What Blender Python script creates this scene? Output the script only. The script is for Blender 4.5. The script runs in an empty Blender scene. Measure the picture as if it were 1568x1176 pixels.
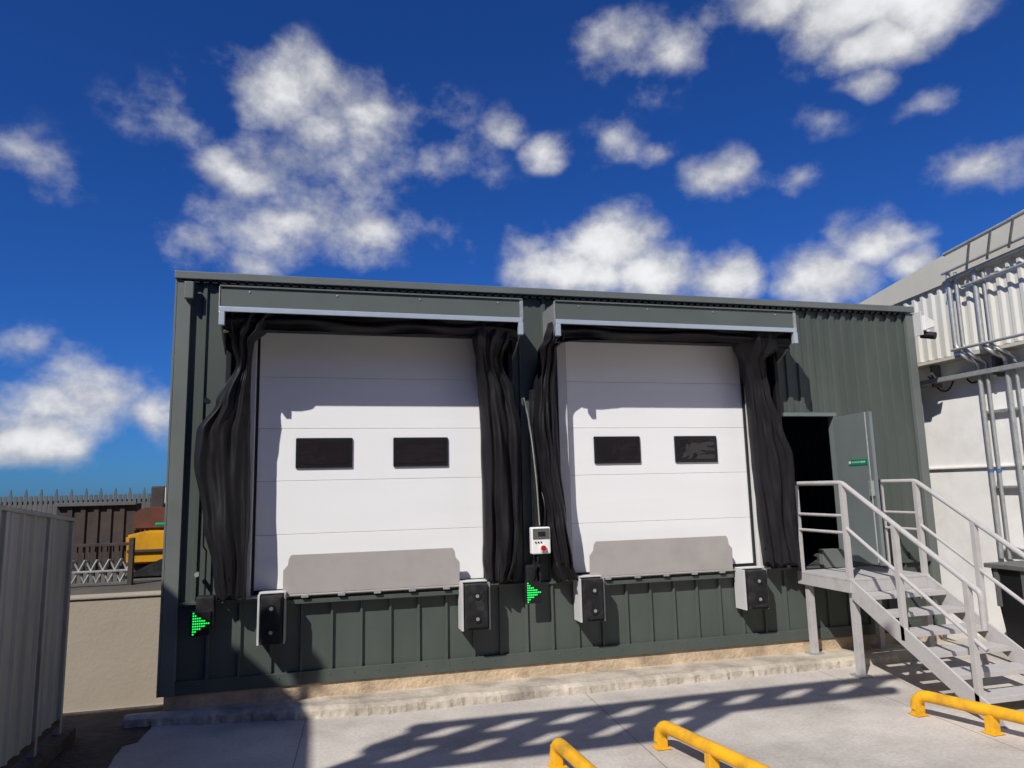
import bpy, bmesh, math, random
from mathutils import Vector, Matrix, noise
random.seed(4)
H=2.35
sc=bpy.context.scene
# ---------------------------------------------------------------- helpers
def link(o,parent=None):
    sc.collection.objects.link(o)
    if parent: o.parent=parent
    return o
def grp(name):
    return link(bpy.data.objects.new(name,None))
def mesh(parent,name,verts,faces,mat,smooth=False):
    me=bpy.data.meshes.new(name); me.from_pydata(verts,[],faces); me.update()
    me.materials.append(mat)
    if smooth:
        for p in me.polygons: p.use_smooth=True
    return link(bpy.data.objects.new(name,me),parent)
def box(parent,name,x0,x1,y0,y1,z0,z1,mat,bev=0.0):
    bm=bmesh.new(); bmesh.ops.create_cube(bm,size=1)
    for v in bm.verts:
        v.co=Vector(((x0+x1)/2+v.co.x*(x1-x0),(y0+y1)/2+v.co.y*(y1-y0),(z0+z1)/2+v.co.z*(z1-z0)))
    if bev>0: bmesh.ops.bevel(bm,geom=bm.edges[:],offset=bev,segments=2,affect='EDGES',profile=.6)
    me=bpy.data.meshes.new(name); bm.to_mesh(me); bm.free(); me.materials.append(mat)
    return link(bpy.data.objects.new(name,me),parent)
def prism(parent,name,pts,vec,mat,bev=0.0):
    n=len(pts); V=[Vector(p) for p in pts]+[Vector(p)+Vector(vec) for p in pts]
    F=[list(range(n)),list(range(2*n-1,n-1,-1))]+[[i,i+n,(i+1)%n+n,(i+1)%n] for i in range(n)]
    bm=bmesh.new(); vs=[bm.verts.new(v) for v in V]
    for f in F: bm.faces.new([vs[i] for i in f])
    bmesh.ops.recalc_face_normals(bm,faces=bm.faces[:])
    if bev>0: bmesh.ops.bevel(bm,geom=bm.edges[:],offset=bev,segments=2,affect='EDGES')
    me=bpy.data.meshes.new(name); bm.to_mesh(me); bm.free(); me.materials.append(mat)
    return link(bpy.data.objects.new(name,me),parent)
def tube(parent,name,pts,r,mat,smooth_path=False,res=6):
    cu=bpy.data.curves.new(name,'CURVE'); cu.dimensions='3D'; cu.bevel_depth=r; cu.bevel_resolution=res; cu.use_fill_caps=True
    sp=cu.splines.new('BEZIER' if smooth_path else 'POLY')
    if smooth_path:
        sp.bezier_points.add(len(pts)-1)
        for b,p in zip(sp.bezier_points,pts):
            b.co=p; b.handle_left_type=b.handle_right_type='AUTO'
    else:
        sp.points.add(len(pts)-1)
        for b,p in zip(sp.points,pts): b.co=(*p,1)
    o=bpy.data.objects.new(name,cu); sc.collection.objects.link(o)
    me=bpy.data.meshes.new_from_object(o.evaluated_get(bpy.context.evaluated_depsgraph_get()))
    bpy.data.objects.remove(o)
    me.materials.clear(); me.materials.append(mat)
    for p in me.polygons: p.use_smooth=True
    return link(bpy.data.objects.new(name,me),parent)
def rnd(pts,rad=.06):
    P=[Vector(p) for p in pts]; out=[P[0]]
    for i in range(1,len(P)-1):
        a=(P[i-1]-P[i]).normalized()*rad; b=(P[i+1]-P[i]).normalized()*rad
        for k in range(6):
            t=k/5; out.append((P[i]+a)*(1-t)**2+P[i]*2*t*(1-t)+(P[i]+b)*t*t)
    out.append(P[-1]); return [tuple(p) for p in out]
def cyl(parent,name,c,axis,r,l,mat,seg=24):
    bm=bmesh.new(); bmesh.ops.create_cone(bm,cap_ends=True,segments=seg,radius1=r,radius2=r,depth=l)
    q=Vector((0,0,1)).rotation_difference(Vector(axis)).to_matrix().to_4x4()
    bmesh.ops.transform(bm,matrix=Matrix.Translation(c)@q,verts=bm.verts)
    me=bpy.data.meshes.new(name); bm.to_mesh(me); bm.free(); me.materials.append(mat)
    return link(bpy.data.objects.new(name,me),parent)
def ribbed(parent,name,a0,a1,z0,z1,p,mat,pitch=.2,rw=.05,dep=.03,slope=.012,axis='X',sgn=-1,phase=0.0,ztop=None):
    prof=[(a0,0)]
    k=math.floor((a0-phase)/pitch)
    while True:
        c=phase+k*pitch; k+=1
        if c-rw/2-slope<=a0: continue
        if c+rw/2+slope>=a1: break
        prof+=[(c-rw/2-slope,0),(c-rw/2,dep),(c+rw/2,dep),(c+rw/2+slope,0)]
    prof.append((a1,0))
    V=[];F=[]
    for a,d in prof:
        zt=z1 if ztop is None else ztop(a)
        for z in (z0,zt):
            V.append((a,p+sgn*d,z) if axis=='X' else (p+sgn*d,a,z))
    for i in range(len(prof)-1): F.append((2*i,2*i+2,2*i+3,2*i+1))
    return mesh(parent,name,V,F,mat)
# ---------------------------------------------------------------- materials
def mat(name,col,rough=.6,metal=0.0,var=.12,vscale=3.0,bump=0.0,bscale=40.0,bdist=.01,dirt=None,dirtamt=.4,dirtscale=1.5,stretch=(1,1,1),spec=.4,det=4):
    m=bpy.data.materials.new(name); m.use_nodes=True; nt=m.node_tree; N=nt.nodes; L=nt.links
    b=N['Principled BSDF']; b.inputs['Roughness'].default_value=rough; b.inputs['Metallic'].default_value=metal
    b.inputs['Specular IOR Level'].default_value=spec
    tc=N.new('ShaderNodeTexCoord'); mp=N.new('ShaderNodeMapping'); mp.inputs['Scale'].default_value=stretch
    L.new(tc.outputs['Object'],mp.inputs['Vector'])
    n=N.new('ShaderNodeTexNoise'); n.inputs['Scale'].default_value=vscale; n.inputs['Detail'].default_value=det; n.inputs['Roughness'].default_value=.6
    L.new(mp.outputs[0],n.inputs['Vector'])
    r=N.new('ShaderNodeMapRange'); r.inputs['From Min'].default_value=.3; r.inputs['From Max'].default_value=.7
    r.inputs['To Min'].default_value=1-var; r.inputs['To Max'].default_value=1+var; L.new(n.outputs['Fac'],r.inputs['Value'])
    mul=N.new('ShaderNodeVectorMath'); mul.operation='SCALE'; mul.inputs[0].default_value=col; L.new(r.outputs[0],mul.inputs['Scale'])
    out=mul.outputs[0]
    if dirt:
        n2=N.new('ShaderNodeTexNoise'); n2.inputs['Scale'].default_value=dirtscale; n2.inputs['Detail'].default_value=6; n2.inputs['Roughness'].default_value=.65
        L.new(mp.outputs[0],n2.inputs['Vector'])
        r2=N.new('ShaderNodeMapRange'); r2.inputs['From Min'].default_value=.48; r2.inputs['From Max'].default_value=.72; r2.inputs['To Max'].default_value=dirtamt
        L.new(n2.outputs['Fac'],r2.inputs['Value'])
        mx=N.new('ShaderNodeMix'); mx.data_type='RGBA'; L.new(r2.outputs[0],mx.inputs['Factor']); L.new(out,mx.inputs['A']); mx.inputs['B'].default_value=(*dirt,1)
        out=mx.outputs['Result']
    L.new(out,b.inputs['Base Color'])
    if bump>0:
        n3=N.new('ShaderNodeTexNoise'); n3.inputs['Scale'].default_value=bscale; n3.inputs['Detail'].default_value=4
        L.new(mp.outputs[0],n3.inputs['Vector'])
        bp=N.new('ShaderNodeBump'); bp.inputs['Strength'].default_value=bump; bp.inputs['Distance'].default_value=bdist
        L.new(n3.outputs['Fac'],bp.inputs['Height']); L.new(bp.outputs[0],b.inputs['Normal'])
    return m
M_clad=mat('grey_cladding',(.070,.084,.074),.45,0,.08,1.5,dirt=(.12,.12,.11),dirtamt=.3,stretch=(1,1,.3),spec=.4)
M_trim=mat('trim_grey',(.135,.148,.137),.4,0,.08,2,spec=.4)
M_canopy=mat('canopy_grey',(.10,.115,.105),.45,0,.06,2)
M_cheek=mat('canopy_cheek_grey',(.20,.21,.20),.45,0,.12,6)
M_alu=mat('aluminium_lip',(.46,.52,.58),.35,.3,.05,5)
M_galv=mat('galvanised',(.42,.43,.42),.45,.5,.15,12)
M_door=mat('door_white',(.82,.81,.80),.5,0,.015,3,bump=.12,bscale=60,stretch=(.4,1,3),dirt=(.64,.62,.59),dirtamt=.16)
M_white=mat('white_frame',(.55,.54,.53),.5,0,.05,3)
M_black=mat('black_rubber',(.016,.016,.017),.6,0,.25,12,bump=.3,bscale=30,dirt=(.07,.065,.06),dirtamt=.45,dirtscale=6,spec=.25)
M_frame=mat('window_frame_black',(.012,.012,.014),.35)
M_fabric=mat('shelter_fabric',(.0085,.0075,.009),.5,0,.25,4,bump=.4,bscale=6,bdist=.02,dirt=(.025,.023,.026),dirtamt=.4,dirtscale=3,stretch=(1.2,1.2,.5),spec=.3)
M_lip=mat('leveller_steel',(.40,.37,.345),.55,.0,.05,3,dirt=(.30,.27,.25),dirtamt=.35,dirtscale=2.5)
M_conc=mat('concrete_plinth',(.52,.40,.27),.9,0,.25,4,bump=.7,bscale=25,bdist=.02,dirt=(.24,.17,.11),dirtamt=.7,dirtscale=2.5)
M_kerb=mat('concrete_strip',(.48,.42,.34),.9,0,.22,3,bump=.8,bscale=18,bdist=.02,dirt=(.14,.115,.09),dirtamt=.8,dirtscale=1.6)
M_render=mat('rendered_wall',(.36,.305,.235),.9,0,.05,2,bump=.3,bscale=30,dirt=(.28,.24,.18),dirtamt=.4)
M_wwall=mat('white_painted_wall',(.82,.80,.77),.7,0,.05,2,bump=.15,bscale=12,dirt=(.5,.47,.42),dirtamt=.35)
M_wclad=mat('white_cladding',(.58,.565,.51),.5,0,.05,2,dirt=(.40,.39,.35),dirtamt=.4,stretch=(1,1,.3))
M_fascia=mat('beige_fascia',(.50,.475,.40),.55,0,.05,2)
M_stair=mat('stair_grey_paint',(.45,.43,.42),.5,.0,.12,5,dirt=(.22,.19,.17),dirtamt=.5,dirtscale=5)
M_yel=mat('yellow_paint',(.74,.38,.012),.4,0,.1,6,dirt=(.25,.13,.03),dirtamt=.6,dirtscale=5)
M_fence=mat('fence_sheet',(.36,.36,.33),.6,.1,.15,2.5,dirt=(.18,.17,.14),dirtamt=.6,stretch=(1,1,.25))
M_dark=mat('dark_brown_steel',(.045,.036,.034),.7,0,.3,4,dirt=(.10,.055,.03),dirtamt=.5)
M_dfence=mat('dark_grey_fence',(.11,.11,.105),.6,0,.15,3)
M_leaf=mat('door_leaf_grey',(.16,.185,.182),.4,0,.05,3)
M_red=mat('red_plastic',(.5,.01,.012),.35)
M_redoxide=mat('red_oxide',(.12,.035,.02),.7,0,.2,5,dirt=(.06,.04,.03),dirtamt=.6)
M_green=mat('green_paint',(.0,.22,.10),.5)
M_machy=mat('machine_yellow',(.62,.30,.01),.45,0,.1,6,dirt=(.15,.09,.03),dirtamt=.6,dirtscale=3)
M_soil=mat('yard_soil',(.09,.08,.065),.95,0,.25,1.2,bump=.8,bscale=10)
M_pit=mat('dark_pit_brown',(.05,.042,.035),.8,0,.35,4,bump=1,bscale=20,bdist=.02,dirt=(.13,.11,.09),dirtamt=.6,dirtscale=3)  # dark brown for the pit sheet and the fence base kerb
M_wh=mat('blocker_grey',(.16,.165,.165),.6)  # for the unseen blocks at left and behind
M_int=mat('interior_dark',(.05,.045,.045),.9)
M_blue=mat('blue_valve',(.05,.14,.30),.5)
def glass():
    m=bpy.data.materials.new('dark_glass'); m.use_nodes=True; b=m.node_tree.nodes['Principled BSDF']
    b.inputs['Base Color'].default_value=(.018,.014,.015,1); b.inputs['Roughness'].default_value=.05; b.inputs['Specular IOR Level'].default_value=.6
    nt=m.node_tree; n=nt.nodes.new('ShaderNodeTexNoise'); n.inputs['Scale'].default_value=1.6
    bp=nt.nodes.new('ShaderNodeBump'); bp.inputs['Strength'].default_value=.25; bp.inputs['Distance'].default_value=.04
    nt.links.new(n.outputs['Fac'],bp.inputs['Height']); nt.links.new(bp.outputs[0],b.inputs['Normal'])
    return m
M_glass=glass()
def led():
    m=bpy.data.materials.new('green_led'); m.use_nodes=True; b=m.node_tree.nodes['Principled BSDF']
    b.inputs['Base Color'].default_value=(.0,.3,.05,1); b.inputs['Emission Color'].default_value=(.02,1,.12,1); b.inputs['Emission Strength'].default_value=1.2
    return m
M_led=led()
def ground_mat():
    m=mat('concrete_yard',(.50,.455,.405),.85,0,.16,.9,bump=.25,bscale=30,dirt=(.25,.225,.195),dirtamt=.65,dirtscale=.8)
    nt=m.node_tree;N=nt.nodes;L=nt.links;b=N['Principled BSDF']
    src=b.inputs['Base Color'].links[0].from_socket
    tc=N.new('ShaderNodeTexCoord')
    br=N.new('ShaderNodeTexBrick'); br.offset=0; br.inputs['Scale'].default_value=1; br.inputs['Brick Width'].default_value=3.1; br.inputs['Row Height'].default_value=4.3
    br.inputs['Mortar Size'].default_value=.006; br.inputs['Mortar Smooth'].default_value=.3
    br.inputs['Color1'].default_value=(1,1,1,1); br.inputs['Color2'].default_value=(.93,.93,.93,1); br.inputs['Mortar'].default_value=(.45,.42,.4,1)
    mp=N.new('ShaderNodeMapping'); mp.inputs['Location'].default_value=(.6,-.5,0); mp.inputs['Rotation'].default_value=(0,0,.05)
    L.new(tc.outputs['Object'],mp.inputs[0]); L.new(mp.outputs[0],br.inputs['Vector'])
    mx=N.new('ShaderNodeMix'); mx.data_type='RGBA'; mx.blend_type='MULTIPLY'; mx.inputs['Factor'].default_value=1
    L.new(src,mx.inputs['A']); L.new(br.outputs['Color'],mx.inputs['B'])
    n=N.new('ShaderNodeTexNoise'); n.inputs['Scale'].default_value=28; n.inputs['Detail'].default_value=5; n.inputs['Roughness'].default_value=.7; L.new(tc.outputs['Object'],n.inputs['Vector'])
    r=N.new('ShaderNodeMapRange'); r.inputs['From Min'].default_value=.3; r.inputs['From Max'].default_value=.7; r.inputs['To Min'].default_value=.8; r.inputs['To Max'].default_value=1.12
    L.new(n.outputs['Fac'],r.inputs['Value'])
    vm=N.new('ShaderNodeVectorMath'); vm.operation='SCALE'; L.new(mx.outputs['Result'],vm.inputs[0]); L.new(r.outputs[0],vm.inputs['Scale'])
    L.new(vm.outputs[0],b.inputs['Base Color'])
    return m
M_ground=ground_mat()
# ---------------------------------------------------------------- ground & terrain
mesh(None,'ground',[(-250,-250,0),(250,-250,0),(250,9.4,0),(-250,9.4,0),(-250,400,0),(250,400,0)],[(0,1,2,3),(3,2,5,4)],M_ground)
mesh(None,'raised_yard_ground',[(-200,9.55,1.16),(-1.9,9.55,1.16),(-1.9,21,1.16),(200,21,1.0),(200,400,.6),(-200,400,.6)],[(0,1,2,5),(2,3,4,5)],M_soil)
w=grp('retaining_wall')
box(w,'wall_face',-14,-1.72,9.38,9.6,-.2,1.215,M_render)
box(w,'coping',-14,-1.72,9.36,9.62,1.217,1.245,M_render,.008)
pts=[]
for i in range(60):
    t=i/59; pts.append((-1.86+.07*noise.noise((t*9,0,0))+.03*noise.noise((t*40,5,0))+(.12 if t>.72 else 0),4.5+4.86*t,.004))
mesh(None,'dark_pit_sheet',[(-6,4.5,.004)]+pts+[(-6,9.36,.004)],[tuple(range(62))],M_pit)  # flat dark sheet standing in for the lower pit floor
V=[];F=[]
n=240
for i in range(n+1):
    x=-2.02+i*(10.6/n)
    base=8.17 if x>0.4 else 8.17+(0.4-x)*.17
    e=base+.035*noise.noise((x*2.2,0,0))+.02*noise.noise((x*9,3,0))+.015*noise.noise((x*25,3,0))
    zt=.105+.012*noise.noise((x*3,7,0))
    V+=[(x,8.80,.075),(x,e+.07,zt),(x,e,zt-.03),(x,e-.012+.03*noise.noise((x*14,9,0)),-.02)]
for i in range(n):
    for k in range(3): F.append((4*i+k,4*i+4+k,4*i+5+k,4*i+1+k))
F.append((0,1,2,3))
mesh(None,'kerb_strip',V,F,M_kerb)
# ---------------------------------------------------------------- dock building
B=grp('dock_building')
XL,XR=-1.70,8.60
ZT=4.90
box(B,'plinth',XL+.02,XR-.02,8.775,9.3,0,.228,M_conc,.012)
ribbed(B,'cladding_lower',XL,XR,.23,1.19,8.80,M_clad,pitch=.333,rw=.022,dep=.035,slope=.008,phase=-.26)
box(B,'base_flashing',XL,XR,8.752,8.79,.23,.37,M_clad,.004)
box(B,'lower_flashing',XL,XR,8.745,8.79,1.17,1.20,M_clad,.003)
up=dict(pitch=.2,rw=.07,dep=.03,slope=.014)
D1=(-.81,1.90); D2=(3.04,5.68); DT=4.36; DB=1.25
P0,P1,PT=6.15,7.05,3.28
ribbed(B,'cladding_left',XL,D1[0]-.12,1.20,ZT,8.80,M_clad,pitch=.33,rw=.04,dep=.03,slope=.012,phase=-1.42)
ribbed(B,'cladding_over_door',D1[0]-.12,D1[1]+.12,DT,ZT,8.80,M_clad,**up)
ribbed(B,'cladding_mid',D1[1]+.12,D2[0]-.12,1.20,ZT,8.80,M_clad,pitch=.33,rw=.04,dep=.03,slope=.012,phase=.1)
ribbed(B,'cladding_over_door_2',D2[0]-.12,D2[1]+.12,DT,ZT,8.80,M_clad,**up)
ribbed(B,'cladding_right_a',D2[1]+.12,P0,1.20,ZT,8.80,M_clad,**up)
ribbed(B,'cladding_right_b',P0,P1,PT,ZT,8.80,M_clad,**up)
ribbed(B,'cladding_right_c',P1,XR,1.20,ZT,8.80,M_clad,**up)
ribbed(B,'cladding_side_left',8.8,24,.23,ZT,XL,M_clad,axis='Y',sgn=-1,**up)
ribbed(B,'cladding_side_right',8.8,24,.23,ZT,XR,M_clad,axis='Y',sgn=1,**up)
mesh(B,'roof_sheet',[(XL-.04,8.74,ZT+.03),(XR+.04,8.74,ZT+.03),(XR+.04,24,ZT+.35),(XL-.04,24,ZT+.35)],[(0,1,2,3)],M_clad)
mesh(B,'rear_wall',[(XL,24,0),(XR,24,0),(XR,24,ZT+.3),(XL,24,ZT+.3)],[(0,1,2,3)],M_clad)
mesh(B,'floor_slab',[(XL,8.86,1.2),(XR,8.86,1.2),(XR,24,1.2),(XL,24,1.2)],[(0,1,2,3)],M_int)
box(B,'eaves_flashing',XL-.05,XR+.03,8.70,8.80,ZT-.03,ZT+.06,M_trim,.008)
for i in range(100):
    x=XL+.16+i*.1
    if x<XR-.14: box(B,'eaves_shadow_%d'%i,x,x+.06,8.722,8.80,ZT-.07,ZT-.031,M_frame)  # black blocks imitate the serrated shadow line under the eaves
box(B,'corner_flashing_left',XL-.02,XL+.13,8.735,8.8,.23,ZT-.04,M_trim,.006)
box(B,'corner_flashing_left_side',XL-.045,XL-.022,8.735,8.95,.23,ZT-.04,M_trim,.004)
box(B,'corner_flashing_right',XR-.10,XR+.03,8.74,8.8,.23,ZT-.04,M_trim,.006)
box(B,'downpipe_stub',XL+.07,XL+.17,8.64,8.73,4.62,4.82,M_trim,.01)
for i in range(38):
    x=XL+.1+i*.275
    cyl(B,'screw_%d'%i,(x,8.747,.33),(0,1,0),.006,.016,M_trim,8)
for i in range(26):
    x=P1+.14+i*.2
    for z in (1.6,2.9,4.1):
        if x<XR-.2: cyl(B,'sheet_screw_%d_%d'%(i,int(z*10)),(x,8.797,z),(0,1,0),.006,.01,M_galv,6)
box(B,'personnel_door_frame_left',P0-.05,P0,8.74,8.86,1.2,PT,M_leaf)
box(B,'personnel_door_frame_right',P1,P1+.05,8.74,8.86,1.2,PT,M_leaf)
box(B,'personnel_door_frame_head',P0-.05,P1+.05,8.735,8.862,PT,PT+.05,M_leaf)
box(B,'personnel_door_threshold',P0+.5,P1+.03,8.70,8.79,1.17,1.42,M_trim,.005)
def sectional(prefix,x0,x1,wins):
    y=8.88
    for k in range(5):
        z0=DB+.02+k*.62; z1=z0+.617
        box(B,prefix+'_panel_%d'%k,x0,x1,y,y+.05,z0,z1,M_door,.004)
    box(B,prefix+'_bottom_seal',x0,x1,y-.005,y+.05,DB-.03,DB+.018,M_frame)
    for i,(a,b) in enumerate(wins):
        box(B,prefix+'_window_frame_%d'%i,a,b,y-.025,y+.01,2.655,3.015,M_frame,.014)
        box(B,prefix+'_window_glass_%d'%i,a+.045,b-.045,y-.0285,y-.02,2.70,2.97,M_glass)
    for s,(xa,xb) in enumerate([(x0-.14,x0-.02),(x1+.02,x1+.14)]):
        box(B,prefix+'_jamb_%d'%s,xa,xb,8.76,8.95,1.2,DT,M_white,.004)
    box(B,prefix+'_seal_l',x0-.019,x0+.012,8.85,8.95,1.2,DT,M_frame)
    box(B,prefix+'_seal_r',x1-.012,x1+.019,8.85,8.95,1.2,DT,M_frame)
    box(B,prefix+'_lintel',x0-.14,x1+.14,8.79,8.97,DT-.02,DT+.06,M_frame)
    box(B,prefix+'_sill',x0-.14,x1+.14,8.70,8.97,1.203,1.222,M_galv,.003)
sectional('dock_door',D1[0],D1[1],[(-.37,.29),(.78,1.46)])
sectional('dock_door_right',D2[0],D2[1],[(3.41,4.07),(4.58,5.22)])
fl=grp('security_camera')
box(fl,'bracket',8.632,8.66,8.60,8.74,4.50,4.86,M_white,.004)
prism(fl,'hood',[(8.66,8.56,4.80),(8.84,8.56,4.72),(8.84,8.56,4.62),(8.66,8.56,4.56)],(0,.18,0),M_wwall,.012)
cyl(fl,'camera_body',(8.76,8.62,4.50),(.5,-1,-.3),.055,.20,M_frame,20)
cyl(fl,'arm',(8.74,8.65,4.56),(0,0,1),.02,.1,M_galv,10)
# ---------------------------------------------------------------- dock shelters
def cyz(z):
    t=min(1,max(0,(z-3.75)/.55)); t=t*t*(3-2*t)
    return 8.66-.23*t
def loft(parent,name,prof,seed,hd=.15):
    prof=sorted(prof)
    def at(z,j):
        for a,b in zip(prof,prof[1:]):
            if a[0]<=z<=b[0]:
                t=(z-a[0])/(b[0]-a[0]); t=t*t*(3-2*t)
                return a[j]+(b[j]-a[j])*t
        return prof[-1][j] if z>prof[-1][0] else prof[0][j]
    NA,NZ=170,120; V=[];F=[]
    z0,z1=prof[0][0],prof[-1][0]
    for k in range(NZ+1):
        t=k/NZ; z=z0+(z1-z0)*t
        cy=cyz(z); sc_=(cy-.08)/8.45
        xl,xr=at(z,1)*sc_,at(z,2)*sc_; cx=(xl+xr)/2; hw=(xr-xl)/2
        d=min(hd,hw*.8+.05)
        for i in range(NA):
            th=2*math.pi*i/NA
            ph=1.6*noise.noise((seed,z*.6,0))
            c,s=math.cos(th),math.sin(th)
            fd=.17*math.sin(c*8+ph*2.0+seed)+.08*math.sin(c*15-ph*3+1.1*z+seed*2)+.50*noise.noise((c*1.5+seed,s,z*.8))
            fd+=.30*noise.noise((c*2.6+z*1.1,s+seed,z*1.3))
            fw=.06*noise.noise((seed+c,z*1.3,4))+.03*noise.noise((seed+c*2,z*4,4))
            ss=math.copysign(abs(s)**.65,s)
            zz=z+.08*noise.noise((c*2,s*2,seed))*(1 if k<8 else 0)
            dd=d*ss*(1+fd) if s<0 else .10*ss
            V.append((cx+hw*(1+fw)*c,cy+dd,zz))
    for k in range(NZ):
        for i in range(NA):
            j=(i+1)%NA
            F.append((k*NA+i,k*NA+j,(k+1)*NA+j,(k+1)*NA+i))
    F.append(tuple(range(NA-1,-1,-1)))
    return mesh(parent,name,V,F,M_fabric,True)
def drape(parent,name,x0,x1,seed):
    NX,NZ=160,18;V=[];F=[]
    for i in range(NX+1):
        u=i/NX;x=x0+(x1-x0)*u
        edge=max(0,abs(2*u-1)-.78)/.22
        for k in range(NZ+1):
            t=k/NZ
            z=4.40-(.195+.06*edge+.03*noise.noise((x*1.5,seed,0)))*t
            y=8.27+.03*math.sin(t*9+2.5*noise.noise((x*1.2,seed,2)))+.04*noise.noise((x*2,t*3,seed))+.06*t
            V.append((x,y,z))
    for i in range(NX):
        for k in range(NZ):
            a=i*(NZ+1)+k;F.append((a,a+NZ+1,a+NZ+2,a+1))
    return mesh(parent,name,V,F,M_fabric,True)
def shelter(x0,x1,curt):
    S=grp('dock_shelter')
    box(S,'canopy_front',x0,x1,8.20,8.235,4.40,4.645,M_canopy,.006)
    box(S,'canopy_top',x0,x1,8.237,8.74,4.61,4.64,M_canopy)
    box(S,'canopy_lip',x0-.005,x1+.005,8.175,8.198,4.362,4.42,M_alu,.006)
    box(S,'canopy_cap',x0-.01,x1+.01,8.18,8.26,4.647,4.665,M_trim,.004)
    for s,(a,b) in enumerate([(x0-.006,x0+.014),(x1-.014,x1+.006)]):
        prism(S,'cheek_%d'%s,[(a,8.236,4.64),(a,8.236,4.30),(a,8.50,4.10),(a,8.74,3.98),(a,8.74,4.64)],(b-a,0,0),M_cheek,.002)
        box(S,'cheek_end_%d'%s,a-.012,a-.002 if s==0 else a+.03,8.19,8.236,4.36,4.65,M_galv)
    for s,a in enumerate((x0-.01,x1-.05)):
        box(S,'corner_leg_%d'%s,a,a+.06,8.17,8.235,4.21,4.36,M_alu,.006)
    box(S,'side_frame_l',x0+.02,x0+.08,8.62,8.79,1.25,4.60,M_fabric,.01)
    box(S,'side_frame_r',x1-.08,x1-.02,8.62,8.79,1.25,4.60,M_fabric,.01)
    drape(S,'header_curtain',x0+.02,x1-.02,x0)
    box(S,'header_back',x0+.08,x1-.08,8.5,8.72,4.25,4.45,M_fabric,.02)
    for i,(prof,seed) in enumerate(curt):
        loft(S,'side_curtain_%d'%i,prof,seed)
    for i in range(4):
        x=x0+.3+i*(x1-x0-.6)/3
        cyl(S,'rivet_%d'%i,(x,8.197,4.6),(0,1,0),.010,.01,M_galv,10)
    return S
C0=[(1.24,-1.15,-.85),(1.52,-1.19,-.84),(2.07,-1.31,-.83),(2.78,-1.42,-.84),(3.07,-1.41,-.85),(3.4,-1.22,-.86),(3.85,-1.02,-.86),(4.08,-1.08,-.84),(4.22,-1.14,-.70),(4.42,-1.15,-.58)]
C1=[(1.26,1.84,2.13),(1.5,1.81,2.22),(1.95,1.82,2.28),(3.06,1.81,2.31),(3.54,1.79,2.24),(3.95,1.77,2.08),(4.2,1.73,2.20),(4.40,1.70,2.28)]
C2=[(1.21,2.72,2.97),(1.38,2.67,2.92),(1.94,2.60,2.87),(2.73,2.52,2.80),(3.14,2.46,2.78),(3.63,2.50,2.76),(4.08,2.58,2.80),(4.22,2.66,2.92),(4.42,2.72,3.02)]
C3=[(1.27,5.60,6.12),(1.84,5.57,6.10),(2.69,5.54,6.14),(3.1,5.53,6.02),(3.58,5.53,5.86),(4.0,5.46,5.80),(4.2,5.36,6.08),(4.42,5.32,6.13)]
shelter(-1.17,2.28,[(C0,1.3),(C1,7.7)])
shelter(2.72,6.135,[(C2,13.1),(C3,21.9)])
# ---------------------------------------------------------------- dock leveller lips
def lip(x0,x1):
    G=grp('dock_leveller')
    y=lambda z: 8.66-.06*(z-1.23)
    prof=[(x0,1.235),(x1,1.235),(x1,1.50),(x1-.05,1.56),(x1-.06,1.63),(x1-.085,1.67),(x0+.085,1.67),(x0+.06,1.63),(x0+.05,1.56),(x0,1.50)]
    prism(G,'lip_plate',[(a,y(z),z) for a,z in prof],(0,.022,.001),M_lip,.003)
    cyl(G,'hinge_tube',((x0+x1)/2,8.675,1.222),(1,0,0),.016,x1-x0,M_lip,14)
    box(G,'front_beam',x0-.02,x1+.02,8.69,8.743,1.12,1.168,M_clad,.004)
    for i in range(5):
        x=x0+.2+i*(x1-x0-.4)/4
        box(G,'hinge_knuckle_%d'%i,x,x+.08,8.65,8.70,1.19,1.228,M_galv,.004)
lip(-.47,1.55); lip(3.21,5.22)
# ---------------------------------------------------------------- bumpers
def bumper(x0,x1,z0,z1):
    G=grp('dock_bumper')
    box(G,'side_plate_left',x0-.035,x0-.012,8.52,8.76,z0-.01,z1+.01,M_white,.003)
    box(G,'side_plate_right',x1+.012,x1+.03,8.52,8.76,z0-.01,z1+.01,M_galv,.003)
    box(G,'top_plate',x0-.03,x1+.03,8.60,8.76,z1+.012,z1+.025,M_white,.003)
    box(G,'rubber_block',x0,x1,8.47,8.74,z0,z1,M_black,.018)
    box(G,'front_plate',x0+.02,x1-.02,8.455,8.469,z0+.03,z1-.03,M_black,.005)
    for k,z in enumerate((z0+.13,z1-.13)):
        cyl(G,'bolt_cup_%d'%k,((x0+x1)/2,8.452,z),(0,1,0),.045,.012,M_frame,24)
        cyl(G,'bolt_head_%d'%k,((x0+x1)/2,8.445,z),(0,1,0),.022,.012,M_galv,6)
bumper(-.69,-.46,.74,1.25);bumper(1.58,1.86,.73,1.25);bumper(3.05,3.31,.73,1.23);bumper(5.32,5.60,.73,1.22)
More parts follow.
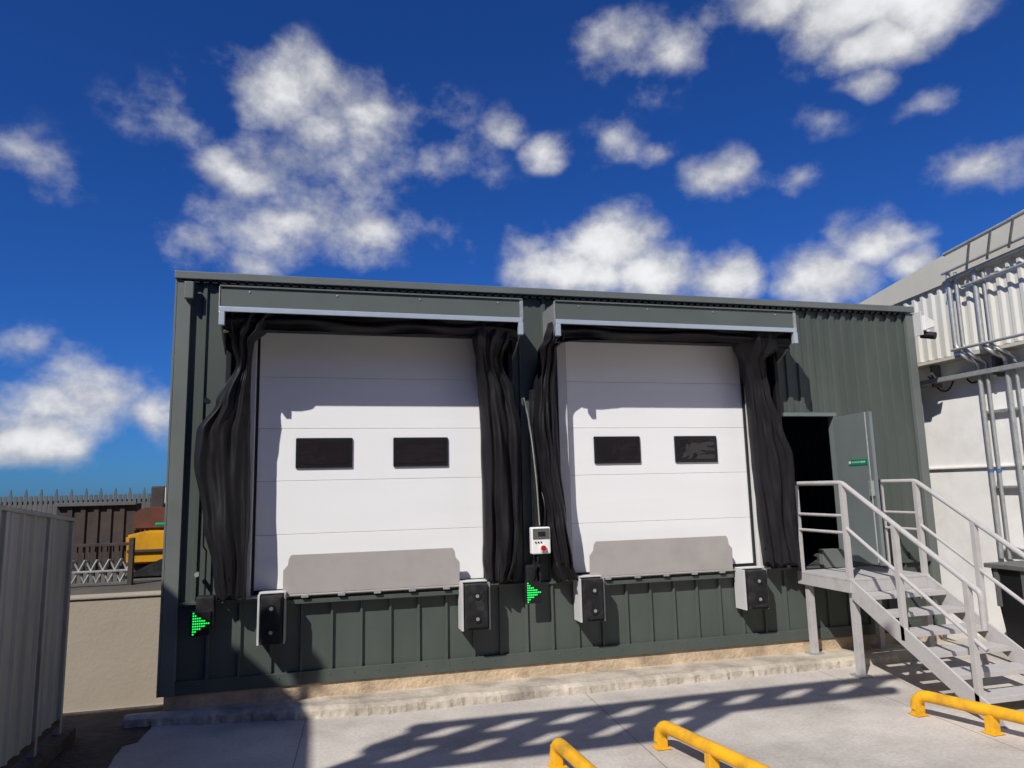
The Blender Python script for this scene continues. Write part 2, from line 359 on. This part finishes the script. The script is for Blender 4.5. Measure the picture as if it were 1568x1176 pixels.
# ---------------------------------------------------------------- led arrows
def arrow(x,z,bx0,bx1,bz0,bz1):
    G=grp('traffic_arrow_light')
    box(G,'housing',bx0,bx1,8.62,8.76,bz0,bz1,M_black,.02)
    box(G,'backplate',x-.02,x+.19,8.60,8.618,z-.13,z+.13,M_frame,.01)
    n=9
    for i in range(n):
        zz=z-.11+.22*i/(n-1); wd=.16*(1-abs(2*i/(n-1)-1))+.025
        m=max(1,int(wd/.022))
        for j in range(m):
            xx=x+.01+j*.022
            box(G,'led_%d_%d'%(i,j),xx,xx+.014,8.59,8.599,zz-.007,zz+.007,M_led)
    return G
arrow(-1.40,.99,-1.37,-1.18,.93,1.27); arrow(2.36,1.10,2.37,2.55,1.20,1.42)
G=grp('door_control_box')
box(G,'enclosure',2.42,2.66,8.52,8.62,1.56,1.88,M_wwall,.015)
box(G,'lid_dark',2.435,2.645,8.512,8.521,1.74,1.865,M_dfence,.004)
box(G,'display',2.50,2.59,8.506,8.513,1.775,1.825,M_glass)
cyl(G,'stop_button_base',(2.56,8.512,1.63),(0,1,0),.045,.015,M_wwall)
cyl(G,'stop_button',(2.56,8.497,1.63),(0,1,0),.032,.03,M_red)
for i in range(3): cyl(G,'push_button_%d'%i,(2.47+i*.035,8.517,1.70),(0,1,0),.010,.012,M_frame,12)
tube(G,'conduit',[(2.55,8.6,1.9),(2.50,8.56,2.6),(2.40,8.5,3.3),(2.34,8.42,3.46)],.009,M_galv,True)
tube(G,'cable_down',[(2.50,8.57,1.56),(2.50,8.55,1.48),(2.47,8.58,1.40),(2.46,8.62,1.25),(2.45,8.66,1.2)],.012,M_frame,True)
tube(G,'cable_up',[(2.60,8.58,1.88),(2.62,8.58,2.1),(2.60,8.68,2.4),(2.56,8.7,3.4)],.011,M_frame,True)
box(G,'mount_bar',2.50,2.56,8.62,8.76,1.2,3.6,M_black,.004)
G=grp('cable_conduit')
tube(G,'riser',[(-1.30,8.74,1.27),(-1.30,8.74,1.75),(-1.33,8.72,1.8),(-1.33,8.7,2.1)],.010,M_frame)
cyl(G,'sensor',(-1.38,8.70,1.5),(0,1,0),.025,.07,M_galv)
cyl(G,'lamp_stub',(-1.33,8.6,3.42),(0,1,0),.03,.12,M_frame)
# ---------------------------------------------------------------- open personnel door leaf
G=grp('open_personnel_door')
hx,hy=7.05,8.76; ang=math.radians(98); ex,ey=hx+.86*math.cos(ang),hy-.86*math.sin(ang)
nx,ny=.045*math.sin(ang),.045*math.cos(ang)
prism(G,'leaf',[(hx,hy,1.26),(ex,ey,1.26),(ex,ey,3.26),(hx,hy,3.26)],(nx,ny,0),M_leaf,.004)
def on_leaf(t0,t1,z0,z1,th,m,name):
    a=Vector((hx,hy,0)).lerp(Vector((ex,ey,0)),t0);b=Vector((hx,hy,0)).lerp(Vector((ex,ey,0)),t1)
    off=Vector((-nx,-ny,0)).normalized()
    a+=off*.002;b+=off*.002
    return prism(G,name,[(a.x,a.y,z0),(b.x,b.y,z0),(b.x,b.y,z1),(a.x,a.y,z1)],tuple(off*th),m)
on_leaf(.36,.86,2.56,2.64,.004,M_green,'safety_sign')
for k in range(9):
    on_leaf(.46+k*.04,.46+k*.04+random.uniform(.012,.026),2.59,2.612,.006,M_white,'sign_letter_%d'%k)
cyl(G,'sign_symbol',(hx+(ex-hx)*.40-.008,hy+(ey-hy)*.40,2.60),(1,0,0),.022,.006,M_white,12)
on_leaf(.90,.97,2.15,2.35,.04,M_galv,'lock_case')
tube(G,'bolt_rod',[(ex-.03,ey+.04,1.3),(ex-.03,ey+.04,3.25)],.010,M_galv)
# ---------------------------------------------------------------- steel staircase
S=grp('metal_staircase')
SX0,SX1=6.27,7.37; YF=7.68; TZ=1.16
box(S,'landing_plate',SX0-.05,SX1+.05,YF,8.70,TZ-.03,TZ,M_stair,.004)
box(S,'landing_beam_left',SX0-.05,SX0+.0,YF,8.70,TZ-.17,TZ-.032,M_stair,.004)
box(S,'landing_beam_right',SX1,SX1+.05,YF,8.70,TZ-.17,TZ-.032,M_stair,.004)
box(S,'landing_beam_front',SX0+.002,SX1-.002,YF,YF+.05,TZ-.17,TZ-.032,M_stair,.004)
for i,(x,y) in enumerate([(SX0+.0,8.55),(SX0+.0,YF+.02),(SX1-.04,8.55),(SX1-.04,YF+.02)]):
    box(S,'leg_%d'%i,x,x+.08,y,y+.08,.02,TZ-.172,M_stair,.004)
    box(S,'foot_plate_%d'%i,x-.05,x+.13,y-.05,y+.13,.0 if y<8.1 else .08,.02 if y<8.1 else .11,M_galv,.003)
nst=7; rise=TZ/nst; run=.265
yb=YF-run*(nst-1)
for s,x in enumerate((SX0-.03,SX1+.0)):
    prism(S,'stringer_%d'%s,[(x,YF+.02,TZ+.0),(x,YF+.02,TZ-.24),(x,yb-.12,0.0),(x,yb-.34,0.0),(x,yb-.30,.10)],(.03,0,0),M_stair,.002)
for k in range(1,nst):
    z=TZ-rise*k; y=YF-run*k
    box(S,'tread_%d'%k,SX0+.005,SX1-.005,y+.0,y+.25,z-.03,z,M_stair,.004)
    box(S,'tread_nosing_%d'%k,SX0+.006,SX1-.006,y-.012,y-.001,z-.05,z+.002,M_stair,.003)
RH=1.17
def rail(pts,name,r=.026): tube(S,name,rnd(pts,.05),r,M_stair)
sl=(rise/run)
ye=yb-.2
for s,x in enumerate((SX0-.0,SX1+.02)):
    yw=8.66 if s==0 else 8.35
    def zr(y): return TZ+RH-(YF+.05-y)*.60
    rail([(x,yw,TZ+RH),(x,YF+.05,TZ+RH),(x,ye,zr(ye)),(x,ye,zr(ye)-.35)],'handrail_%d'%s,.03)
    rail([(x,yw,TZ+.76),(x,YF+.05,TZ+.76)],'midrail_%d'%s,.02)
    rail([(x,yw,TZ+.55),(x,YF+.05,TZ+.55)],'kneerail_%d'%s,.02)
    rail([(x,YF+.05,TZ+.62),(x,ye,zr(ye)-.55)],'stair_midrail_%d'%s,.022)
    for j,y in enumerate([YF+.05,YF-.75,yb-.05]):
        zb=TZ-.1 if j==0 else max(0.05,TZ-(YF-y)*sl-.12)
        zt=TZ+RH if j==0 else zr(y)
        box(S,'post_%d_%d'%(s,j),x-.03,x+.03,y-.03,y+.03,zb,zt-.01,M_stair,.004)
    box(S,'wall_post_%d'%s,x-.028,x+.028,yw-.03,yw+.03,TZ,TZ+RH-.01,M_stair,.004)
# ---------------------------------------------------------------- wheel guides
def guide(x,y,dx,l=3.2,dy=-1.0):
    G=grp('wheel_guide_rail')
    z=.20
    d=Vector((dx,dy,0)).normalized()
    def q(t,zz): return (x+d.x*t,y+d.y*t,zz)
    tube(G,'tube',rnd([q(0,.06),q(0.03,z),q(l,z),q(l+.03,.06)],.10),.056,M_yel)
    for i,t in enumerate([.02,l*.22,l*.5,l*.8,l]):
        p=q(t,0)
        box(G,'foot_%d'%i,p[0]-.045,p[0]+.045,p[1]-.045,p[1]+.045,.0,.17,M_yel,.008)
        box(G,'base_plate_%d'%i,p[0]-.07,p[0]+.07,p[1]-.07,p[1]+.07,.004,.014,M_yel,.003)
guide(1.93,6.22,.06); guide(2.96,6.34,.19); guide(5.80,6.36,.32)
# ---------------------------------------------------------------- left sheet fence
G=grp('sheet_metal_fence')
FX=-2.5
ft=lambda y: 2.135+.09*(8.1-y)
ribbed(G,'sheets',4.6,8.15,.25,2.12,FX,M_fence,pitch=.24,rw=.03,dep=.025,slope=.02,axis='Y',sgn=1,ztop=ft)
prism(G,'cap_rail',[(FX-.03,4.6,ft(4.6)+.002),(FX-.03,8.2,ft(8.2)+.002),(FX-.03,8.2,ft(8.2)+.04),(FX-.03,4.6,ft(4.6)+.04)],(.07,0,0),M_fence,.005)
for i,y in enumerate((8.17,7.55,6.6,5.2)):
    box(G,'post_%d'%i,FX-.03,FX+.035,y-.03,y+.03,.0,ft(y),M_fence,.005)
box(G,'base_rail',FX-.02,FX+.03,4.6,8.14,.20,.248,M_dark,.004)
box(G,'base_kerb',FX-.12,FX+.12,4.6,8.35,0,.12,M_pit,.02)
# ---------------------------------------------------------------- background yard (left)
G=grp('palisade_fence')
fy=14.2
for i in range(74):
    x=-8.6+i*.078
    prism(G,'pale_%d'%i,[(x,fy,1.2),(x+.055,fy,1.2),(x+.055,fy,2.42),(x+.032,fy,2.54 if i%3==0 else 2.43),(x+.022,fy,2.54 if i%3==0 else 2.43),(x,fy,2.42)],(0,.02,0),M_dfence)
box(G,'rail_top',-8.7,-2.9,fy+.03,fy+.07,2.28,2.34,M_dfence)
box(G,'rail_low',-8.7,-2.9,fy+.03,fy+.07,1.5,1.56,M_dfence)
G=grp('dark_storage_shed')
ribbed(G,'side',-4.4,-3.2,1.22,2.26,13.7,M_dark,pitch=.2,rw=.07,dep=.03)
box(G,'body',-4.4,-3.2,13.71,14.1,1.1,2.26,M_dark)
box(G,'lower_body',-7.6,-4.42,13.75,14.1,1.1,2.12,M_dfence)
box(G,'top_rail',-4.42,-3.18,13.62,13.68,2.24,2.30,M_dfence,.004)
G=grp('steel_gate')
ly=11.2; gx=-2.62
box(G,'rail_bottom',-4.1,gx,ly,ly+.05,1.17,1.21,M_dfence,.004)
box(G,'rail_top',-4.1,gx,ly,ly+.05,1.70,1.74,M_dark,.004)
box(G,'end_post',gx-.05,gx+.01,ly-.04,ly+.06,1.1,1.80,M_dark,.004)
for i in range(10):
    x=gx-.15*(i+1)
    tube(G,'brace_a_%d'%i,[(x,ly+.02,1.21),(x+.15,ly+.02,1.52)],.014,M_galv,res=2)
    tube(G,'brace_b_%d'%i,[(x+.15,ly+.04,1.21),(x,ly+.04,1.52)],.014,M_galv,res=2)
for i in range(20):
    x=gx-.04-.075*i
    box(G,'bar_%d'%i,x-.009,x+.009,ly+.06,ly+.075,1.21,1.70,M_dark)
box(G,'rail_mid',-4.1,gx,ly-.01,ly+.015,1.35,1.375,M_galv,.004)
G=grp('yellow_loader')
prism(G,'chassis',[(-3.00,12.4,1.34),(-3.02,12.4,1.78),(-2.75,12.4,1.84),(-.9,12.4,1.84),(-.9,12.4,1.34)],(0,1.3,0),M_machy,.03)
box(G,'chassis_step',-2.98,-1.0,12.36,12.395,1.52,1.56,M_dark,.004)
box(G,'lower_frame',-2.9,-1.0,12.5,13.6,1.2,1.33,M_dark,.02)
prism(G,'bucket',[(-2.95,12.0,1.18),(-2.25,12.0,1.18),(-2.2,12.0,1.50),(-2.45,12.0,1.42)],(0,.35,0),M_black,.01)
prism(G,'engine_cover',[(-2.98,12.6,1.85),(-2.98,12.6,2.10),(-2.85,12.6,2.20),(-2.4,12.6,2.18),(-2.3,12.6,1.85)],(0,1.0,0),M_redoxide,.03)
box(G,'green_guard',-2.62,-2.1,12.45,12.55,1.90,1.96,M_green,.02)
box(G,'cab_post',-2.82,-2.62,13.0,13.3,2.17,2.54,M_dark,.02)
box(G,'water_tank',-2.58,-2.0,12.8,13.5,2.19,2.58,M_wwall,.08)
box(G,'tank_cap',-2.35,-2.2,13.0,13.2,2.582,2.62,M_dark,.01)
cyl(G,'wheel',(-1.6,12.2,1.5),(0,1,0),.35,.25,M_black,28)
# ---------------------------------------------------------------- white building on the right
W=grp('white_building')
WX=9.3; Y0,Y1=0.0,12.6
zt=lambda y: 5.30+.06*(9.7-y)
zf=lambda y: 5.63+.15*(9.7-y)
ribbed(W,'upper_cladding',Y0,Y1,4.22,5.4,WX,M_wclad,pitch=.17,rw=.05,dep=.035,slope=.035,axis='Y',sgn=-1,ztop=zt)
prism(W,'fascia',[(WX-.07,Y0,zt(Y0)-.02),(WX-.07,Y1,zt(Y1)-.02),(WX-.07,Y1,zf(Y1)),(WX-.07,Y0,zf(Y0))],(.3,0,0),M_fascia,.004)
mesh(W,'roof',[(WX+.24,Y0,zf(Y0)-.01),(WX+.24,Y1,zf(Y1)-.01),(WX+12,Y1,zf(Y1)-.01),(WX+12,Y0,zf(Y0)-.01)],[(0,1,2,3)],M_fascia)
box(W,'soffit',WX-.04,WX+.3,Y0,Y1,4.16,4.21,M_fascia,.004)
box(W,'lower_wall',WX+.22,WX+.5,Y0,Y1,0,4.158,M_wwall)
box(W,'wall_ledge',WX+.18,WX+.218,Y0,Y1,2.50,2.53,M_wwall,.006)
box(W,'end_wall_near',WX+.51,WX+12,Y0,Y0+.2,0,5.6,M_wwall)
box(W,'end_wall_far',WX+.51,WX+12,Y1-.2,Y1,0,5.0,M_wwall)
box(W,'cable_tray',WX+.02,WX+.2,Y0,12,3.86,3.93,M_galv,.004)
for i in range(9):
    y=1.5+i*1.1; box(W,'tray_bracket_%d'%i,WX+.05,WX+.215,y,y+.04,3.80,4.15,M_dfence)
P=grp('pipework')
px=WX+.10
for i,(y,r) in enumerate([(8.55,.034),(8.42,.026),(8.10,.036),(7.96,.024)]):
    tube(P,'drop_%d'%i,rnd([(WX-.12,y,5.5-.06*i),(WX-.12,y,4.32-.03*i),(WX-.10,y-.10,4.14),(px,y-.14,4.05),(px,y-.14,1.2 if i<2 else .9)],.06),r,M_galv)
for i,(y0,y1,za,zb) in enumerate([(8.62,5.2,5.47,5.75),(8.55,5.2,5.36,5.60),(8.3,5.2,5.18,5.3),(8.6,5.2,4.27,4.27)]):
    tube(P,'header_%d'%i,[(WX-.16,y0,za),(WX-.16,y1,zb)],.022,M_galv)
for i in range(4):
    y=8.2-i*.35
    tube(P,'strut_%d'%i,[(WX-.14,y,5.42+.05*i),(WX-.42,y-.35,5.72+.05*i)],.018,M_galv)
tube(P,'outer_pipe',[(WX-.42,8.3,5.66),(WX-.42,5.0,6.05)],.028,M_galv)
tube(P,'wall_cable',[(WX+.16,9.4,4.0),(WX+.16,9.1,3.72),(WX+.16,8.8,3.95),(WX+.17,8.6,3.78),(WX+.16,8.3,3.96)],.012,M_frame,True)
for i,z in enumerate((3.3,2.2,1.3)):
    box(P,'clamp_rail_%d'%i,px+.04,px+.1,7.75,8.48,z,z+.03,M_galv,.003)
for i,y in enumerate((8.41,8.28)):
    cyl(P,'valve_%d'%i,(px,y,2.45),(0,0,1),.036,.05,M_blue,14)
tube(P,'low_branch',rnd([(px-.02,8.3,1.4),(px-.1,8.0,1.35),(px-.1,7.3,1.35),(px-.1,7.0,.9)],.06),.02,M_galv)
G=grp('steel_skip')
prism(G,'hull',[(8.45,6.4,1.18),(8.62,6.4,.12),(9.1,6.4,.12),(9.2,6.4,1.18)],(0,1.35,0),M_frame,.01)
box(G,'rim',8.40,9.22,6.35,7.80,1.182,1.24,M_dfence,.01)
for i in range(4): box(G,'rib_%d'%i,8.44,8.47,6.5+i*.38,6.56+i*.38,.7,1.18,M_dfence,.004)
# ---------------------------------------------------------------- unseen block (left) and lattice, added to cast shadows
G=grp('shadow_block')
poly=[(-5.82,3.8),(-5.51,3.12),(-5.4,-6.4),(-18,-6.4),(-18,3.8)]  # outline shaped so its roof edge casts the diagonal wall shadow
prism(G,'walls',[(x,y,0) for x,y in poly],(0,0,7.45),M_wh)
prism(G,'shadow_tower',[(-6.62,4.4,0),(-6.1,4.4,0),(-5.82,3.802,0),(-6.62,3.802,0)],(0,0,7.45),M_wh)  # added to carry that shadow on over the wall's left end
prism(G,'roof_cap',[(x,y,7.452) for x,y in poly],(0,0,.03),M_trim)
tube(G,'shadow_post',[(-5.68,3.22,7.48),(-5.68,3.22,7.95)],.06,M_galv)  # post and cap added to throw a round shadow at the wall foot
cyl(G,'shadow_knob',(-5.68,3.22,8.02),(0,0,1),.15,.18,M_galv)
# unseen building added behind the viewpoint to cut sky and bounce light
G=grp('unseen_sky_block')
box(G,'walls',-18,16,-20,-6.6,0,8.6,M_wh)
ribbed(G,'front_cladding',-17.9,15.9,1.0,8.5,-6.58,M_wh,pitch=.6,rw=.15,dep=.04,axis='X',sgn=1)
box(G,'parapet',-18.1,16.1,-6.7,-6.45,8.61,8.8,M_trim)
for i in range(4):
    x=-3.5+i*4.6
    box(G,'roller_door_%d'%i,x,x+3.2,-6.53,-6.45,0.05,4.0,M_white,.01)
    box(G,'door_window_%d'%i,x+.4,x+2.8,-6.44,-6.42,5.2,6.2,M_glass,.01)
T=grp('shadow_lattice')  # unseen lattice placed to cast slanted shadow bands on the ground
ty=1.2
def beam(a,b,wd,name):
    a=Vector(a);b=Vector(b);d=(b-a);l=d.length
    bm=bmesh.new();bmesh.ops.create_cube(bm,size=1)
    bmesh.ops.scale(bm,vec=(wd,.12,l),verts=bm.verts)
    bmesh.ops.transform(bm,matrix=Matrix.Translation((a+b)/2)@Vector((0,0,1)).rotation_difference(d).to_matrix().to_4x4(),verts=bm.verts)
    me=bpy.data.meshes.new(name);bm.to_mesh(me);bm.free();me.materials.append(M_trim);link(bpy.data.objects.new(name,me),T)
beam((-5.45,ty,8.75),(.4,ty,8.75),.16,'chord_top'); beam((-5.45,ty,8.12),(.4,ty,8.12),.2,'chord_mid'); beam((-5.45,ty,7.42),(-2.2,ty,7.42),.26,'chord_low')
for i in range(9):
    x=-5.4+i*.66
    beam((x,ty+.015,8.1),(x+.35,ty+.015,8.78),.17,'web_upper')
    if i<6: beam((x+.1,ty+.03,7.42),(x+.4,ty+.03,8.12),.24,'web')
# ---------------------------------------------------------------- sun + sky
sd=Vector((.59,.60,-.82)).normalized()
sun=bpy.data.lights.new('sun','SUN'); sun.energy=5.0; sun.angle=math.radians(.5); sun.color=(1,.965,.91)
so=link(bpy.data.objects.new('sun',sun)); so.rotation_euler=sd.to_track_quat('-Z','Y').to_euler(); so.location=(-10,-10,20)
wd=bpy.data.worlds.new('World'); sc.world=wd; wd.use_nodes=True
nt=wd.node_tree;N=nt.nodes;L=nt.links
bg=N['Background']; bg.inputs['Strength'].default_value=.1
sky=N.new('ShaderNodeTexSky'); sky.sky_type='NISHITA'; sky.sun_disc=False
sky.sun_elevation=math.asin(-sd.z); sky.sun_rotation=math.radians(224.5); sky.ozone_density=3; sky.air_density=1.0; sky.dust_density=.3
def M(op,a,b=None,c=None):
    n=N.new('ShaderNodeMath'); n.operation=op
    for i,v in enumerate((a,b,c)):
        if v is None: continue
        if isinstance(v,(int,float)): n.inputs[i].default_value=v
        else: L.new(v,n.inputs[i])
    return n.outputs[0]
def VM(op,a,b,out=0):
    n=N.new('ShaderNodeVectorMath'); n.operation=op
    for i,v in enumerate((a,b)):
        if v is None: continue
        if isinstance(v,tuple): n.inputs[i].default_value=v
        else: L.new(v,n.inputs[i])
    return n.outputs['Value' if op in('LENGTH','DOT_PRODUCT','DISTANCE') else 'Vector']
def MR(v,a,b,c,d,t='SMOOTHSTEP'):
    n=N.new('ShaderNodeMapRange'); n.interpolation_type=t
    L.new(v,n.inputs['Value'])
    n.inputs['From Min'].default_value=a;n.inputs['From Max'].default_value=b;n.inputs['To Min'].default_value=c;n.inputs['To Max'].default_value=d
    return n.outputs[0]
def NZ_(vec,scale,detail,rough,dist=0):
    n=N.new('ShaderNodeTexNoise'); L.new(vec,n.inputs['Vector']); n.inputs['Scale'].default_value=scale; n.inputs['Detail'].default_value=detail; n.inputs['Roughness'].default_value=rough; n.inputs['Distortion'].default_value=dist
    return n.outputs['Fac']
deep=VM('MULTIPLY',sky.outputs[0],(.12,.36,.86))
tc=N.new('ShaderNodeTexCoord'); v=tc.outputs['Generated']
wn=N.new('ShaderNodeTexNoise'); wn.inputs['Scale'].default_value=8; wn.inputs['Detail'].default_value=2; L.new(v,wn.inputs['Vector'])
wv=VM('SUBTRACT',wn.outputs['Color'],(.5,.5,.5)); wv2=VM('MULTIPLY',wv,(.08,.08,.05)); vw=VM('ADD',v,wv2)
SZ=1.7
vs=VM('MULTIPLY',vw,(1,1,SZ))
clouds=[(-45,300,88,1.0),(25,290,88,.95),(-5,272,70,.75),(-50,236,90,.85),(-35,210,105,.90),(32,204,95,.78),(103,205,66,.66),(-100,184,60,.58),
(228,190,90,1.2),(200,168,85,1.1),(262,168,85,1.1),(312,158,70,1.05),(391,153,70,1.1),(430,168,66,.95),(452,150,40,.95),
(425,325,95,1.2),(440,300,64,1.2),(430,276,38,1.1),(365,340,80,.9),(470,318,85,1.1),(247,335,75,.70),(287,322,72,.74),
(323,237,52,.90),(371,224,40,.78),(182,268,40,.72),(275,257,42,.68),(243,266,60,.50),(144,284,42,.62),(104,257,75,.54),(88,292,60,.50),
(497,206,56,.74),(-158,64,90,.84),(-122,56,75,.95),(-206,105,66,.64),(-198,39,80,.88),(-126,263,80,.48),(-206,219,70,.42),
(396,260,44,.56),(476,252,48,.56),(168,192,56,.60),(-62,171,60,.64),(20,250,140,.44),(-175,90,60,.5)]
tot=None
for az,el,rr,wt in clouds:
    a=math.radians(az/10);e=math.radians(el/10)
    c=(math.sin(a)*math.cos(e),math.cos(a)*math.cos(e),math.sin(e)*SZ)
    ln=VM('DISTANCE',vs,c)
    val=MR(ln,0.0,rr*1.5/1000,wt,0.0,'LINEAR')
    tot=val if tot is None else M('MAXIMUM',tot,val)
fb=NZ_(VM('MULTIPLY',v,(1,1,1.25)),10,7,.57,0)
fb2=NZ_(v,2.6,3,.6)
view=VM('DOT_PRODUCT',v,(.25,.90,.35))
outside=MR(view,.50,.72,1,0)
gen=M('MULTIPLY',MR(fb2,.60,.74,0,1),outside)
tot=M('MAXIMUM',tot,gen)
dens=M('ADD',tot,M('MULTIPLY',M('SUBTRACT',fb,.5),1.6))
alpha=MR(dens,.22,.90,0,1)
alpha=M('MULTIPLY',alpha,MR(tot,.0,.30,0,1))
core=MR(dens,.50,1.15,0,1)
shn=NZ_(VM('ADD',VM('MULTIPLY',v,(1,1,1.25)),(.0,.0,.035)),10,4,.55)
lit=MR(M('SUBTRACT',fb,shn),-.12,.14,0,1)
br=M('ADD',M('MULTIPLY',core,3.0),M('MULTIPLY',lit,1.0)); br=M('ADD',br,5.2)
cc=VM('SCALE',(.975,.985,1.02),None); cc.node.inputs['Scale'].default_value=1; L.new(br,cc.node.inputs['Scale'])
mx=N.new('ShaderNodeMix'); mx.data_type='RGBA'; L.new(alpha,mx.inputs['Factor']); L.new(deep,mx.inputs['A']); L.new(cc,mx.inputs['B'])
L.new(mx.outputs['Result'],bg.inputs['Color'])
# ---------------------------------------------------------------- camera
r=math.radians(1.38);p=math.radians(8.4);yv=math.radians(14.6)
R=Vector((math.cos(yv),-math.sin(yv),0));F0=Vector((math.sin(yv),math.cos(yv),0))
Fw=F0*math.cos(p)+Vector((0,0,1))*math.sin(p);U=-F0*math.sin(p)+Vector((0,0,1))*math.cos(p)
cx=R*math.cos(r)-U*math.sin(r);cyv=R*math.sin(r)+U*math.cos(r);cz=-Fw
cam=bpy.data.cameras.new('camera');cam.lens=25.02;cam.sensor_width=36;cam.clip_end=2000
co=link(bpy.data.objects.new('camera',cam))
co.matrix_world=Matrix(((cx.x,cyv.x,cz.x,0),(cx.y,cyv.y,cz.y,0),(cx.z,cyv.z,cz.z,H),(0,0,0,1)))
sc.camera=co
sc.view_settings.view_transform='Standard'; sc.view_settings.look='None'; sc.view_settings.exposure=0
